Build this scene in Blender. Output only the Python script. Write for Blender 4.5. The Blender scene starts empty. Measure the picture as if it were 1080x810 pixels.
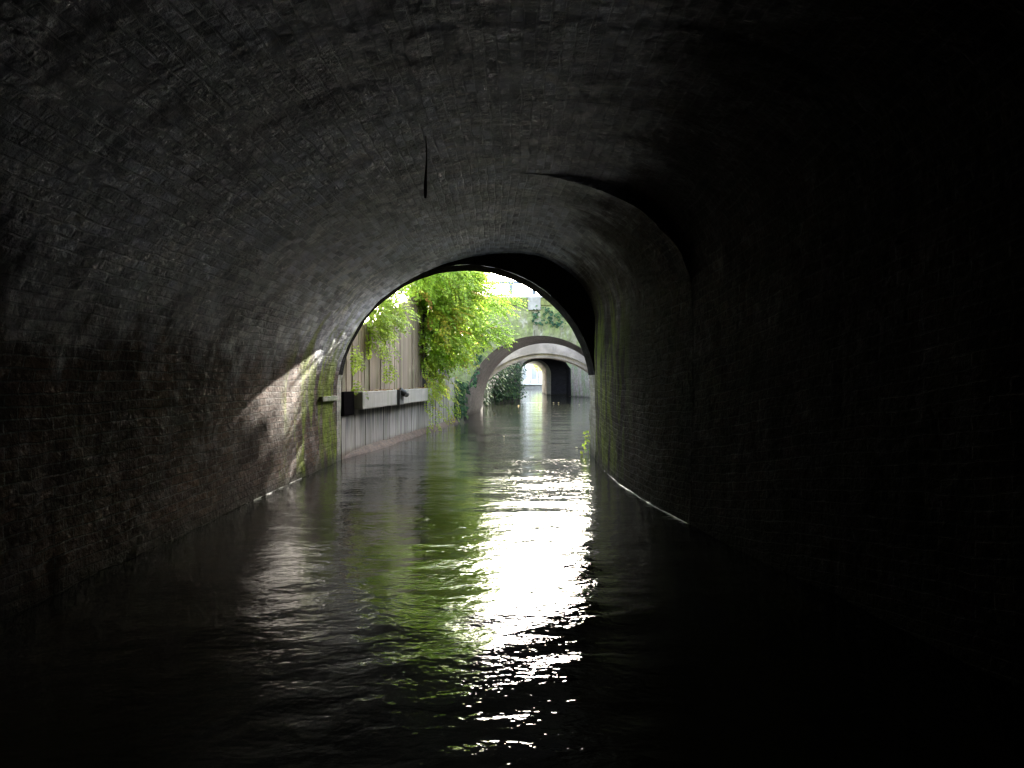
import bpy, math, random
import numpy as np
from mathutils import Vector, noise

R = math.radians
random.seed(7)
rng = np.random.default_rng(11)
scene = bpy.context.scene
COL = scene.collection

# ------------------------------------------------------------------ camera
CAM_Z = 1.2
cam_d = bpy.data.cameras.new('camera')
cam = bpy.data.objects.new('camera', cam_d)
COL.objects.link(cam)
cam.location = (0, 0, CAM_Z)
cam.rotation_euler = (R(90 - 0.337), 0, 0)
cam_d.sensor_width = 36.0
cam_d.lens = 36.0 * 850 / 1080
cam_d.clip_start = 0.05
cam_d.clip_end = 2000
scene.camera = cam

# ------------------------------------------------------------------ light
SUN_EL, SUN_AZ = 20.0, 12.0          # azimuth measured from +Y towards +X
world = bpy.data.worlds.new('World')
scene.world = world
world.use_nodes = True
wn = world.node_tree.nodes
wl = world.node_tree.links
bg = wn['Background']
sky = wn.new('ShaderNodeTexSky')
sky.sky_type = 'NISHITA'
sky.sun_disc = False
sky.sun_elevation = R(SUN_EL)
sky.sun_rotation = R(SUN_AZ)
sky.altitude = 0
sky.air_density = 1.0
sky.dust_density = 2.0
sky.ozone_density = 1.0
haze_sat = wn.new('ShaderNodeHueSaturation')      # thin cloud: whiter than a clear sky
haze_sat.inputs['Saturation'].default_value = 0.6
wl.new(sky.outputs['Color'], haze_sat.inputs['Color'])
wl.new(haze_sat.outputs['Color'], bg.inputs['Color'])
bg.inputs['Strength'].default_value = 0.15

sun_d = bpy.data.lights.new('sun', 'SUN')
sun_d.energy = 5.0
sun_d.angle = R(0.5)
sun_d.color = (1.0, 0.93, 0.82)
sun = bpy.data.objects.new('sun', sun_d)
COL.objects.link(sun)
sdir = Vector((math.sin(R(SUN_AZ)) * math.cos(R(SUN_EL)), math.cos(R(SUN_AZ)) * math.cos(R(SUN_EL)), math.sin(R(SUN_EL))))
sun.rotation_euler = (-sdir).to_track_quat('-Z', 'Y').to_euler()
sun.location = sdir * 60

vs = scene.view_settings
vs.view_transform = 'Standard'
vs.look = 'None'
vs.exposure = 4.15
vs.gamma = 1.0
vs.use_curve_mapping = False
cy = scene.cycles
cy.max_bounces = 10
cy.diffuse_bounces = 2
cy.glossy_bounces = 5
cy.transmission_bounces = 6
cy.transparent_max_bounces = 8
cy.sample_clamp_indirect = 20.0
cy.blur_glossy = 0.6
cy.use_denoising = True

# ------------------------------------------------------------------ node helpers
class NT:
    def __init__(self, name):
        self.m = bpy.data.materials.new(name)
        self.m.use_nodes = True
        self.t = self.m.node_tree
        self.b = self.t.nodes['Principled BSDF']
        self.out = self.t.nodes['Material Output']
    def n(self, typ, **kw):
        nd = self.t.nodes.new(typ)
        for k, v in kw.items():
            setattr(nd, k, v)
        return nd
    def l(self, a, b):
        self.t.links.new(a, b)
    def val(self, sock, v):
        if hasattr(v, 'is_output') or isinstance(v, bpy.types.NodeSocket):
            self.l(v, sock)
        else:
            sock.default_value = v
    def noise(self, vec, scale, detail=4, rough=0.55, dist=0.0):
        nd = self.n('ShaderNodeTexNoise')
        if vec is not None: self.l(vec, nd.inputs['Vector'])
        nd.inputs['Scale'].default_value = scale
        nd.inputs['Detail'].default_value = detail
        nd.inputs['Roughness'].default_value = rough
        nd.inputs['Distortion'].default_value = dist
        return nd.outputs['Fac']
    def ramp(self, fac, a, b, lo=0.0, hi=1.0):
        nd = self.n('ShaderNodeMapRange')
        nd.interpolation_type = 'SMOOTHSTEP'
        self.l(fac, nd.inputs['Value'])
        nd.inputs['From Min'].default_value = a
        nd.inputs['From Max'].default_value = b
        nd.inputs['To Min'].default_value = lo
        nd.inputs['To Max'].default_value = hi
        return nd.outputs['Result']
    def math(self, op, a, b=0.0):
        nd = self.n('ShaderNodeMath', operation=op)
        self.val(nd.inputs[0], a); self.val(nd.inputs[1], b)
        return nd.outputs[0]
    def mix(self, fac, a, b):
        nd = self.n('ShaderNodeMix', data_type='RGBA')
        self.val(nd.inputs['Factor'], fac)
        for s, v in ((nd.inputs['A'], a), (nd.inputs['B'], b)):
            if isinstance(v, tuple):
                s.default_value = (*v, 1.0)
            else:
                self.l(v, s)
        for s in nd.inputs:
            pass
        return nd.outputs['Result']
    def mixc(self, fac, a, b):
        nd = self.n('ShaderNodeMix', data_type='RGBA')
        self.val(nd.inputs[0], fac)
        for s, v in ((nd.inputs[6], a), (nd.inputs[7], b)):
            if isinstance(v, tuple): s.default_value = (*v, 1.0)
            else: self.l(v, s)
        return nd.outputs[2]
    def mapping(self, vec, scale=(1, 1, 1), loc=(0, 0, 0)):
        nd = self.n('ShaderNodeMapping')
        self.l(vec, nd.inputs['Vector'])
        nd.inputs['Scale'].default_value = scale
        nd.inputs['Location'].default_value = loc
        return nd.outputs['Vector']
    def uv(self):
        return self.n('ShaderNodeUVMap').outputs['UV']
    def pos(self):
        return self.n('ShaderNodeNewGeometry').outputs['Position']
    def obj(self):
        return self.n('ShaderNodeTexCoord').outputs['Object']
    def bump(self, h, dist, strength=1.0, prev=None):
        nd = self.n('ShaderNodeBump')
        nd.inputs['Distance'].default_value = dist
        nd.inputs['Strength'].default_value = strength
        self.l(h, nd.inputs['Height'])
        if prev is not None: self.l(prev, nd.inputs['Normal'])
        return nd.outputs['Normal']

def brick_material(name, c1, c2, mortar, eff=0.0, moss=0.0, soot=0.0, relief=0.010, bw=0.22, rh=0.066,
                   moss_col=(0.055, 0.075, 0.012), moss_lo=0.5, rough=0.85, eff_col=(0.42, 0.42, 0.43), mossfn=None, damp=True, spec=0.3, lime=False):
    k = NT(name)
    uv, pos = k.uv(), k.pos()
    wob = k.n('ShaderNodeTexNoise'); k.l(uv, wob.inputs['Vector'])
    wob.inputs['Scale'].default_value = 3.0; wob.inputs['Detail'].default_value = 3
    add = k.n('ShaderNodeVectorMath', operation='MULTIPLY_ADD')
    k.l(wob.outputs['Color'], add.inputs[0]); add.inputs[1].default_value = (0.05, 0.05, 0); k.l(uv, add.inputs[2])
    br = k.n('ShaderNodeTexBrick')
    k.l(add.outputs[0], br.inputs['Vector'])
    br.inputs['Color1'].default_value = (0, 0, 0, 1)
    br.inputs['Color2'].default_value = (1, 1, 1, 1)
    br.inputs['Mortar'].default_value = (0.5, 0.5, 0.5, 1)
    br.inputs['Scale'].default_value = 1.0
    br.inputs['Mortar Size'].default_value = 0.0065
    br.inputs['Mortar Smooth'].default_value = 0.35
    br.inputs['Brick Width'].default_value = bw
    br.inputs['Row Height'].default_value = rh
    sep = k.n('ShaderNodeSeparateColor'); k.l(br.outputs['Color'], sep.inputs[0])
    rnd, mo = sep.outputs[0], br.outputs['Fac']
    big = k.noise(pos, 0.8, 5, 0.6)
    mid = k.noise(pos, 3.5, 6, 0.65, 0.6)
    fin = k.noise(pos, 38, 4, 0.7)
    c = k.mixc(rnd, c1, c2)
    c = k.mixc(k.ramp(mo, 0.2, 0.9), c, mortar)
    c = k.mixc(k.ramp(fin, 0.35, 0.75, 0.0, 0.35), c, tuple(0.5 * x for x in c1))
    lm = None
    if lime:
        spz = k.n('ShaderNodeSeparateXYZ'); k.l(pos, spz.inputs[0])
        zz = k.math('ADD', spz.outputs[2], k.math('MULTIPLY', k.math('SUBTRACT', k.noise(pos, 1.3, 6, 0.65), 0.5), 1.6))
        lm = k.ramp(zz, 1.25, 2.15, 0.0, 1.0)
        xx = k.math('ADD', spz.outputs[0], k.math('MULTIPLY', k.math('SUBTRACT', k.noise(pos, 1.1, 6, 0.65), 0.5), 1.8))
        rs = k.ramp(xx, 0.35, 1.25, 0.0, 1.0)  # right-side mask: thins the lime and carries the painted shade
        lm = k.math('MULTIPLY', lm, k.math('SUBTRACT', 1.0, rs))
        c = k.mixc(k.math('MULTIPLY', lm, 0.95), c, k.mixc(rnd, (0.24, 0.272, 0.37), (0.70, 0.77, 0.94)))  # lime skin; its pale bluish tone also paints in light on the vault
    if soot:
        c = k.mixc(k.ramp(big, 0.42, 0.62, 0.0, soot), c, (0.022, 0.02, 0.02))
        c = k.mixc(k.ramp(mid, 0.5, 0.72, 0.0, soot), c, (0.03, 0.027, 0.026))
    if eff:
        e = k.math('MULTIPLY', k.ramp(k.noise(pos, 2.3, 7, 0.7, 0.8), 0.5, 0.63), k.ramp(rnd, 0.1, 0.9, 0.35, 1.0))
        if lm is not None: e = k.math('MULTIPLY', e, k.math('ADD', k.math('MULTIPLY', lm, 0.88), 0.12))
        c = k.mixc(k.math('MULTIPLY', e, eff), c, eff_col)
        e2 = k.ramp(k.noise(pos, 9.0, 6, 0.75, 0.4), 0.58, 0.68)
        if lm is not None: e2 = k.math('MULTIPLY', e2, k.math('ADD', k.math('MULTIPLY', lm, 0.88), 0.12))
        c = k.mixc(k.math('MULTIPLY', e2, eff), c, tuple(1.15 * q for q in eff_col))
    if lime:        # shade of the right-hand wall painted in as near-black
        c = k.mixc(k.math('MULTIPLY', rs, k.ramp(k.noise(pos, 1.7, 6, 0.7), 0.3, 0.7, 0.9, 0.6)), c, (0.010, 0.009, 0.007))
    if moss:
        mv = k.mapping(pos, (1.6, 1.6, 0.45))
        mm = k.noise(mv, 1.6, 7, 0.65, 0.3)
        f = k.ramp(mm, moss_lo - 0.06, moss_lo + 0.1, 0.0, moss)
        if mossfn is not None:
            f = k.math('MULTIPLY', f, mossfn(k, pos))
        mc = k.mixc(k.ramp(k.noise(pos, 7, 5), 0.35, 0.7), moss_col, tuple(min(1, 1.9 * x) for x in moss_col))
        c = k.mixc(f, c, mc)
    if damp:
        sp = k.n('ShaderNodeSeparateXYZ'); k.l(pos, sp.inputs[0])
        wz = k.math('ADD', sp.outputs[2], k.math('MULTIPLY', k.math('SUBTRACT', mid, 0.5), 0.35))
        d = k.ramp(wz, 0.02, 0.16, 0.75, 0.0)
        c = k.mixc(d, c, (0.018, 0.016, 0.012))
    k.l(c, k.b.inputs['Base Color'])
    k.l(k.ramp(fin, 0.3, 0.7, rough - 0.2, rough + 0.05), k.b.inputs['Roughness'])
    k.b.inputs['Specular IOR Level'].default_value = spec
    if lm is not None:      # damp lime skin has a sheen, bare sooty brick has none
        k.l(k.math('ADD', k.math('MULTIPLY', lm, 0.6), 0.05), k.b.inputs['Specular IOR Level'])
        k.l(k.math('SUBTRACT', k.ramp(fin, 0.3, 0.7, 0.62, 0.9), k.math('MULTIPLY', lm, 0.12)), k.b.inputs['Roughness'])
    h = k.math('ADD', k.math('MULTIPLY', k.ramp(mo, 0.0, 1.0), -0.8), k.math('MULTIPLY', rnd, 0.35))
    h = k.math('ADD', h, k.math('MULTIPLY', k.noise(pos, 22, 5, 0.65), 0.9))
    n1 = k.bump(k.noise(pos, 5.0, 5, 0.6), 0.045, 0.9)
    k.l(k.bump(h, relief, 1.0, n1), k.b.inputs['Normal'])
    return k.m

def tunnel_moss(k, pos):
    sp = k.n('ShaderNodeSeparateXYZ'); k.l(pos, sp.inputs[0])
    y = k.ramp(sp.outputs[1], 8.2, 10.0, 0.0, 1.0)
    z = k.ramp(sp.outputs[2], 1.7, 2.6, 1.0, 0.0)
    return k.math('MULTIPLY', y, z)

M = {}
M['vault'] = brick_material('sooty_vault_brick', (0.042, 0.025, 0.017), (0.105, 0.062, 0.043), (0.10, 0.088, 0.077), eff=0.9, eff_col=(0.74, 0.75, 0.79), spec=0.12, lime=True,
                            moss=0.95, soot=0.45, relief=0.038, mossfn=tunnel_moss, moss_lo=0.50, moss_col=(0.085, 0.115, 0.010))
M['portal'] = brick_material('dark_portal_arch', (0.014, 0.0126, 0.0105), (0.0224, 0.021, 0.0168), (0.0182, 0.0168, 0.014), eff=0.05, spec=0.0, moss=0.0, soot=0.6, moss_col=(0.021, 0.028, 0.0056))  # near-black brick for the upper ring and inner face
M['old_brick'] = brick_material('eroded_red_brick', (0.13, 0.085, 0.065), (0.20, 0.13, 0.10), (0.1, 0.08, 0.07), eff=0.2, soot=0.4)
M['headwall'] = brick_material('mossy_portal_brick', (0.154, 0.133, 0.098), (0.252, 0.224, 0.175), (0.21, 0.203, 0.168), eff=0.4,
                               moss=0.8, soot=0.3, moss_lo=0.5, moss_col=(0.07, 0.085, 0.015))
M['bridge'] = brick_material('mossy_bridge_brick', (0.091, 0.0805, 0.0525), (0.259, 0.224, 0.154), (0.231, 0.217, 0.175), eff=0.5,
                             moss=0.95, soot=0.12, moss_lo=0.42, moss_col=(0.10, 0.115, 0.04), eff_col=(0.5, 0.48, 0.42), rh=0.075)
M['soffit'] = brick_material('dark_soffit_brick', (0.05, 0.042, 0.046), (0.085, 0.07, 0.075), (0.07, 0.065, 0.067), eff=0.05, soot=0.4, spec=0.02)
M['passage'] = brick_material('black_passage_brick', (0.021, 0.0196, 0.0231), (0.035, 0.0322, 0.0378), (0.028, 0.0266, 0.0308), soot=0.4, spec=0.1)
M['bank'] = brick_material('canal_bank_brick', (0.182, 0.14, 0.119), (0.28, 0.231, 0.203), (0.231, 0.21, 0.189), eff=0.3, moss=0.7,
                           moss_lo=0.5, moss_col=(0.07, 0.11, 0.04))
M['far_brick'] = brick_material('pale_far_brick', (0.238, 0.21, 0.168), (0.315, 0.28, 0.224), (0.28, 0.259, 0.217), eff=0.3, moss=0.3)

def simple(name, col, rough=0.8, var=0.35, scale=6.0, bumpd=0.006, stretch=(1, 1, 1), metal=0.0, spec=None):
    k = NT(name)
    p = k.mapping(k.pos(), stretch)
    f = k.noise(p, scale, 6, 0.65, 0.3)
    c = k.mixc(k.ramp(f, 0.3, 0.7), tuple(x * (1 - var) for x in col), tuple(min(1, x * (1 + var)) for x in col))
    k.l(c, k.b.inputs['Base Color'])
    k.b.inputs['Roughness'].default_value = rough
    k.b.inputs['Metallic'].default_value = metal
    if spec is not None: k.b.inputs['Specular IOR Level'].default_value = spec
    k.l(k.bump(k.noise(p, scale * 5, 4), bumpd, 1.0), k.b.inputs['Normal'])
    return k.m

M['concrete'] = simple('pale_pink_concrete', (0.29, 0.25, 0.235), 0.9, 0.3, 2.0, 0.008)
M['pale_stone'] = simple('pale_stone', (0.21, 0.1995, 0.182), 0.85, 0.2, 4.0)
M['white_stone'] = simple('white_stone', (0.525, 0.518, 0.49), 0.8, 0.12, 3.0)
M['mossy_stone'] = simple('mossy_coping', (0.105, 0.112, 0.035), 0.95, 0.5, 9.0, 0.01)
M['steel'] = simple('blue_grey_paint', (0.07, 0.09, 0.12), 0.5, 0.15, 6.0, 0.001)
M['iron'] = simple('black_iron', (0.03, 0.028, 0.026), 0.6, 0.4, 20.0, 0.003)
M['mud'] = simple('brown_mud', (0.084, 0.0504, 0.0315), 0.8, 0.4, 7.0, 0.02, (1, 1, 2.5))
M['glint'] = simple('pale_painted_glint', (0.17, 0.17, 0.15), 0.3, 0.7, 9.0, 0.004)  # pale colour painted in for the glint at the waterline
M['soil'] = simple('grassy_soil', (0.075, 0.085, 0.035), 0.95, 0.4, 3.0, 0.03)
M['root'] = simple('dark_root', (0.02, 0.016, 0.013), 0.9, 0.4, 30.0, 0.004)
M['bark'] = simple('bark', (0.11, 0.08, 0.055), 0.9, 0.5, 14.0, 0.012, (1, 1, 0.25))
M['plaster'] = simple('pale_plaster', (0.406, 0.399, 0.385), 0.9, 0.1, 2.0)
M['tile'] = simple('roof_tile', (0.17, 0.11, 0.09), 0.8, 0.3, 8.0)
M['pane'] = simple('window_glass', (0.22, 0.23, 0.24), 0.08, 0.1, 2.0, 0.0005)

def wood_material(name, col, dark, green=0.0, stain=0.0):
    k = NT(name)
    pos = k.pos()
    g = k.n('ShaderNodeNewGeometry')
    isl = g.outputs['Random Per Island']
    off = k.n('ShaderNodeVectorMath', operation='ADD'); k.l(pos, off.inputs[0])
    cx = k.n('ShaderNodeCombineXYZ'); k.l(k.math('MULTIPLY', isl, 37.0), cx.inputs[2]); k.l(cx.outputs[0], off.inputs[1])
    grain = k.noise(k.mapping(off.outputs[0], (9, 9, 0.35)), 4.0, 6, 0.7, 0.5)
    wear = k.noise(k.mapping(off.outputs[0], (3, 3, 0.5)), 1.4, 5, 0.6)
    c = k.mixc(isl, tuple(x * 0.72 for x in col), tuple(min(1, x * 1.2) for x in col))
    c = k.mixc(k.ramp(grain, 0.42, 0.68, 0.0, 0.65), c, dark)
    if stain:
        sp = k.n('ShaderNodeSeparateXYZ'); k.l(pos, sp.inputs[0])
        st = k.math('MULTIPLY', k.ramp(sp.outputs[2], 0.2, 0.7, 0.0, stain), k.ramp(k.noise(k.mapping(pos, (6, 6, 0.35)), 2.0, 5), 0.36, 0.56))
        c = k.mixc(st, c, (0.025, 0.024, 0.026))
        c = k.mixc(k.ramp(k.math('ADD', sp.outputs[2], k.math('MULTIPLY', wear, 0.15)), 0.12, 0.24, 0.9, 0.0), c, (0.1, 0.06, 0.035))
    if green:
        c = k.mixc(k.ramp(wear, 0.45, 0.7, 0.0, green), c, (0.10, 0.12, 0.03))
    k.l(c, k.b.inputs['Base Color'])
    k.b.inputs['Roughness'].default_value = 0.85
    k.l(k.bump(grain, 0.006, 1.0), k.b.inputs['Normal'])
    return k.m
M['board'] = wood_material('weathered_boards', (0.235, 0.17, 0.115), (0.06, 0.042, 0.028), green=0.6)
M['low_board'] = wood_material('waterstained_boards', (0.27, 0.24, 0.205), (0.08, 0.066, 0.054), green=0.25, stain=1.0)
M['beam'] = wood_material('bleached_beam', (0.322, 0.294, 0.245), (0.14, 0.119, 0.091), green=0.25)
M['void_black'] = simple('black_recess_shade', (0.006, 0.005, 0.005), 1.0, 0.4, 20.0, 0.003, spec=0.0)  # near-black colour in place of shade in the recess
M['dark_wood'] = wood_material('dark_timber', (0.05, 0.042, 0.036), (0.02, 0.017, 0.015))

def leaf_material(name, cols, transl=0.5, rough=0.45, vary=0.35, spec=0.4):
    k = NT(name)
    at = k.n('ShaderNodeAttribute'); at.attribute_name = 'tint'
    g = k.n('ShaderNodeNewGeometry')
    cr = k.n('ShaderNodeValToRGB')
    els = cr.color_ramp.elements
    els[0].position = cols[0][0]; els[0].color = (*cols[0][1], 1)
    els[1].position = cols[-1][0]; els[1].color = (*cols[-1][1], 1)
    for p_, c_ in cols[1:-1]:
        e = els.new(p_); e.color = (*c_, 1)
    k.l(at.outputs['Fac'], cr.inputs['Fac'])
    hv = k.n('ShaderNodeHueSaturation')
    k.l(cr.outputs['Color'], hv.inputs['Color'])
    k.l(k.ramp(g.outputs['Random Per Island'], 0, 1, 1 - vary, 1 + vary), hv.inputs['Value'])
    k.l(hv.outputs['Color'], k.b.inputs['Base Color'])
    k.b.inputs['Roughness'].default_value = rough
    k.b.inputs['Specular IOR Level'].default_value = spec
    tr = k.n('ShaderNodeBsdfTranslucent')
    tc = k.mixc(0.5, hv.outputs['Color'], (0.55, 0.62, 0.05))
    hv2 = k.n('ShaderNodeHueSaturation'); k.l(hv.outputs['Color'], hv2.inputs['Color']); hv2.inputs['Value'].default_value = 2.6; hv2.inputs['Saturation'].default_value = 0.95
    k.l(hv2.outputs['Color'], tr.inputs['Color'])
    mx = k.n('ShaderNodeMixShader'); mx.inputs[0].default_value = transl
    k.l(k.b.outputs[0], mx.inputs[1]); k.l(tr.outputs[0], mx.inputs[2])
    k.l(mx.outputs[0], k.out.inputs['Surface'])
    return k.m
M['creeper'] = leaf_material('creeper_leaves', [(0.0, (0.105, 0.18, 0.012)), (0.45, (0.175, 0.25, 0.02)), (0.75, (0.245, 0.252, 0.021)),
                                                (0.88, (0.28, 0.224, 0.0175)), (1.0, (0.294, 0.112, 0.042))], 0.55)
M['shrub'] = leaf_material('shrub_leaves', [(0.0, (0.112, 0.175, 0.014)), (1.0, (0.217, 0.259, 0.028))], 0.55)
M['ivy'] = leaf_material('ivy_leaves', [(0.0, (0.0154, 0.035, 0.021)), (0.6, (0.028, 0.0595, 0.0315)), (1.0, (0.07, 0.112, 0.035))], 0.06, 0.9, spec=0.05)
M['wort'] = leaf_material('wall_plant_leaves', [(0.0, (0.098, 0.168, 0.014)), (1.0, (0.21, 0.252, 0.021))], 0.5)
M['dead_leaf'] = leaf_material('fallen_leaves', [(0.0, (0.17, 0.07, 0.03)), (0.5, (0.32, 0.18, 0.05)), (1.0, (0.55, 0.50, 0.30))], 0.15, 0.5)

# water
def water_material():
    k = NT('canal_water')
    pos = k.pos()
    k.b.inputs['Base Color'].default_value = (0.012, 0.013, 0.009, 1)
    k.b.inputs['Roughness'].default_value = 0.02
    k.b.inputs['IOR'].default_value = 1.333
    a = k.noise(k.mapping(pos, (1.0, 1.35, 1.0)), 6.5, 2, 0.5, 0.5)
    b = k.noise(k.mapping(pos, (1.0, 1.3, 1.0), (3, 7, 1)), 26.0, 2, 0.5, 0.3)
    n1 = k.bump(a, 0.0055, 1.0)
    k.l(k.bump(b, 0.0016, 1.0, n1), k.b.inputs['Normal'])
    return k.m
M['water'] = water_material()

# ------------------------------------------------------------------ mesh helpers
class MB:
    def __init__(self):
        self.v, self.f, self.uv = [], [], []
        self.tint = None
    def quad(self, a, b, c, d, uvs=None):
        i = len(self.v)
        self.v += [tuple(a), tuple(b), tuple(c), tuple(d)]
        self.f.append((i, i + 1, i + 2, i + 3))
        self.uv += list(uvs) if uvs else [(0, 0), (1, 0), (1, 1), (0, 1)]
    def poly(self, pts, uvs=None):
        i = len(self.v)
        self.v += [tuple(p) for p in pts]
        self.f.append(tuple(range(i, i + len(pts))))
        self.uv += list(uvs) if uvs else [(p[0], p[2]) for p in pts]
    def grid(self, P, UV, flip=False):
        """P: list of rows of points"""
        i0 = len(self.v); nr, nc = len(P), len(P[0])
        for r in P: self.v += [tuple(p) for p in r]
        for r in range(nr - 1):
            for c in range(nc - 1):
                q = [(r, c), (r, c + 1), (r + 1, c + 1), (r + 1, c)]
                if flip: q = q[::-1]
                self.f.append(tuple(i0 + a * nc + b for a, b in q))
                self.uv += [UV[a][b] for a, b in q]
    def box(self, c, s, rz=0.0, jit=0.0, bev=0.0):
        """box centred c, full size s; UVs in metres on each side"""
        hx, hy, hz = s[0] / 2, s[1] / 2, s[2] / 2
        cz, sz = math.cos(rz), math.sin(rz)
        def T(x, y, z):
            x += random.uniform(-jit, jit); y += random.uniform(-jit, jit); z += random.uniform(-jit, jit)
            return (c[0] + x * cz - y * sz, c[1] + x * sz + y * cz, c[2] + z)
        i = len(self.v)
        self.v += [T(a * hx, b * hy, d * hz) for d in (-1, 1) for b in (-1, 1) for a in (-1, 1)]
        F = [(0, 2, 3, 1), (4, 5, 7, 6), (0, 1, 5, 4), (1, 3, 7, 5), (3, 2, 6, 7), (2, 0, 4, 6)]
        L = [(s[0], s[1]), (s[0], s[1]), (s[0], s[2]), (s[1], s[2]), (s[0], s[2]), (s[1], s[2])]
        for f, (w, h) in zip(F, L):
            self.f.append(tuple(i + q for q in f))
            self.uv += [(0, 0), (w, 0), (w, h), (0, h)]
    def tube(self, pts, radii, n=7, cap=True):
        i0 = len(self.v); m = len(pts)
        for k, p in enumerate(pts):
            a = Vector(pts[min(k + 1, m - 1)]) - Vector(pts[max(k - 1, 0)])
            a.normalize()
            u = a.cross(Vector((0, 0, 1)) if abs(a.z) < 0.9 else Vector((1, 0, 0))).normalized()
            w = a.cross(u)
            r = float(radii[k] if hasattr(radii, '__len__') else radii)
            for j in range(n):
                t = 2 * math.pi * j / n
                self.v.append(tuple(Vector(p) + r * (math.cos(t) * u + math.sin(t) * w)))
        for k in range(m - 1):
            for j in range(n):
                j2 = (j + 1) % n
                self.f.append((i0 + k * n + j, i0 + k * n + j2, i0 + (k + 1) * n + j2, i0 + (k + 1) * n + j))
                self.uv += [(j / n, k), (j2 / n, k), (j2 / n, k + 1), (j / n, k + 1)]
        if cap:
            self.f.append(tuple(i0 + j for j in range(n))[::-1]); self.uv += [(0, 0)] * n
            self.f.append(tuple(i0 + (m - 1) * n + j for j in range(n))); self.uv += [(0, 0)] * n
    def build(self, name, mat, parent=None, smooth=False, bevel=0.0):
        me = bpy.data.meshes.new(name)
        me.from_pydata(self.v, [], self.f)
        uvl = me.uv_layers.new(name='UVMap')
        uvl.data.foreach_set('uv', np.array(self.uv, dtype=np.float32).ravel())
        if self.tint is not None:
            at = me.attributes.new('tint', 'FLOAT', 'POINT')
            at.data.foreach_set('value', np.array(self.tint, dtype=np.float32))
        if smooth:
            me.polygons.foreach_set('use_smooth', np.ones(len(me.polygons), dtype=bool))
        me.materials.append(mat)
        me.validate()
        me.update()
        o = bpy.data.objects.new(name, me)
        COL.objects.link(o)
        if parent is not None:
            o.parent = parent
            o.matrix_parent_inverse = parent_inv(parent)
        if bevel:
            b = o.modifiers.new('bevel', 'BEVEL'); b.width = bevel; b.segments = 2; b.limit_method = 'ANGLE'
        return o

def parent_inv(p):
    from mathutils import Matrix
    return Matrix.Translation(-Vector(p.location)) if p.parent is None else Matrix.Identity(4)

def tag(o, label, cat, group=None, kind=None):
    if label: o['label'] = label
    if cat: o['category'] = cat
    if group: o['group'] = group
    if kind: o['kind'] = kind
    return o

def thing(name, label, cat, loc=(0, 0, 0), group=None):
    o = bpy.data.objects.new(name, None)
    o.empty_display_size = 0.2
    COL.objects.link(o)
    o.location = loc
    return tag(o, label, cat, group)

def linsp(a, b, n=50):
    return [float(q) for q in np.linspace(a, b, n)]

def lerp(xs, ys, x):
    return float(np.interp(x, xs, ys))

def fbm(x, y, z, octv=4):
    return noise.fractal(Vector((x, y, z)), 1.0, 2.0, octv)

# ------------------------------------------------------------------ near tunnel
XL = -2.55
RW_Y = [-22, 0, 4.9, 5.67, 6.62]
RW_X = [4.4, 2.42, 1.72, 1.60, 1.466]
RI_Y = [6.6, 7.56, 9.03, 10.3, 12.5]
RI_X = [1.465, 1.33, 1.222, 1.20, 1.26]

def profile(xl, xr, xc, h, zl, zr, nl, nr, n=168):
    """cross-section polyline from the left foot (z=-0.5) over the crown to the right foot, [(x,z)]"""
    pts = []
    raw = [(xl, z) for z in np.linspace(-0.5, zl, 24)]
    for t in linsp(0, math.pi / 2, 90)[1:]:
        raw.append((xc + (xl - xc) * abs(math.cos(t)) ** (2 / nl), zl + (h - zl) * abs(math.sin(t)) ** (2 / nl)))
    for t in linsp(math.pi / 2, 0, 90)[1:]:
        raw.append((xc + (xr - xc) * abs(math.cos(t)) ** (2 / nr), zr + (h - zr) * abs(math.sin(t)) ** (2 / nr)))
    raw += [(xr, z) for z in np.linspace(zr, -0.5, 24)[1:]]
    raw = np.array(raw)
    d = np.concatenate([[0], np.cumsum(np.hypot(*np.diff(raw, axis=0).T))])
    s = np.linspace(0, d[-1], n)
    return np.stack([np.interp(s, d, raw[:, 0]), np.interp(s, d, raw[:, 1])], 1), s

def sec_near(y):
    return profile(XL, lerp(RW_Y, RW_X, y) , 0.0, 2.889 if y < 4.9 else 2.887, 0.98, 1.86, 2.0, 2.6)
def sec_far(y):
    f = (y - 6.6) / 5.0
    return profile(XL, lerp(RI_Y, RI_X, y), 0.0, 2.885 + 0.17 * f, 0.98, 1.88 + 0.17 * f, 2.0, 2.0)
def inner_y(x):
    return 11.72 + (x - XL) * 0.055
def outer_y(x):
    return 12.02 + (x - XL) * 0.255
def sec_exit():
    return profile(XL, 1.25, -0.65, 2.88, 0.98, 0.98, 2.0, 2.0)

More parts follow.
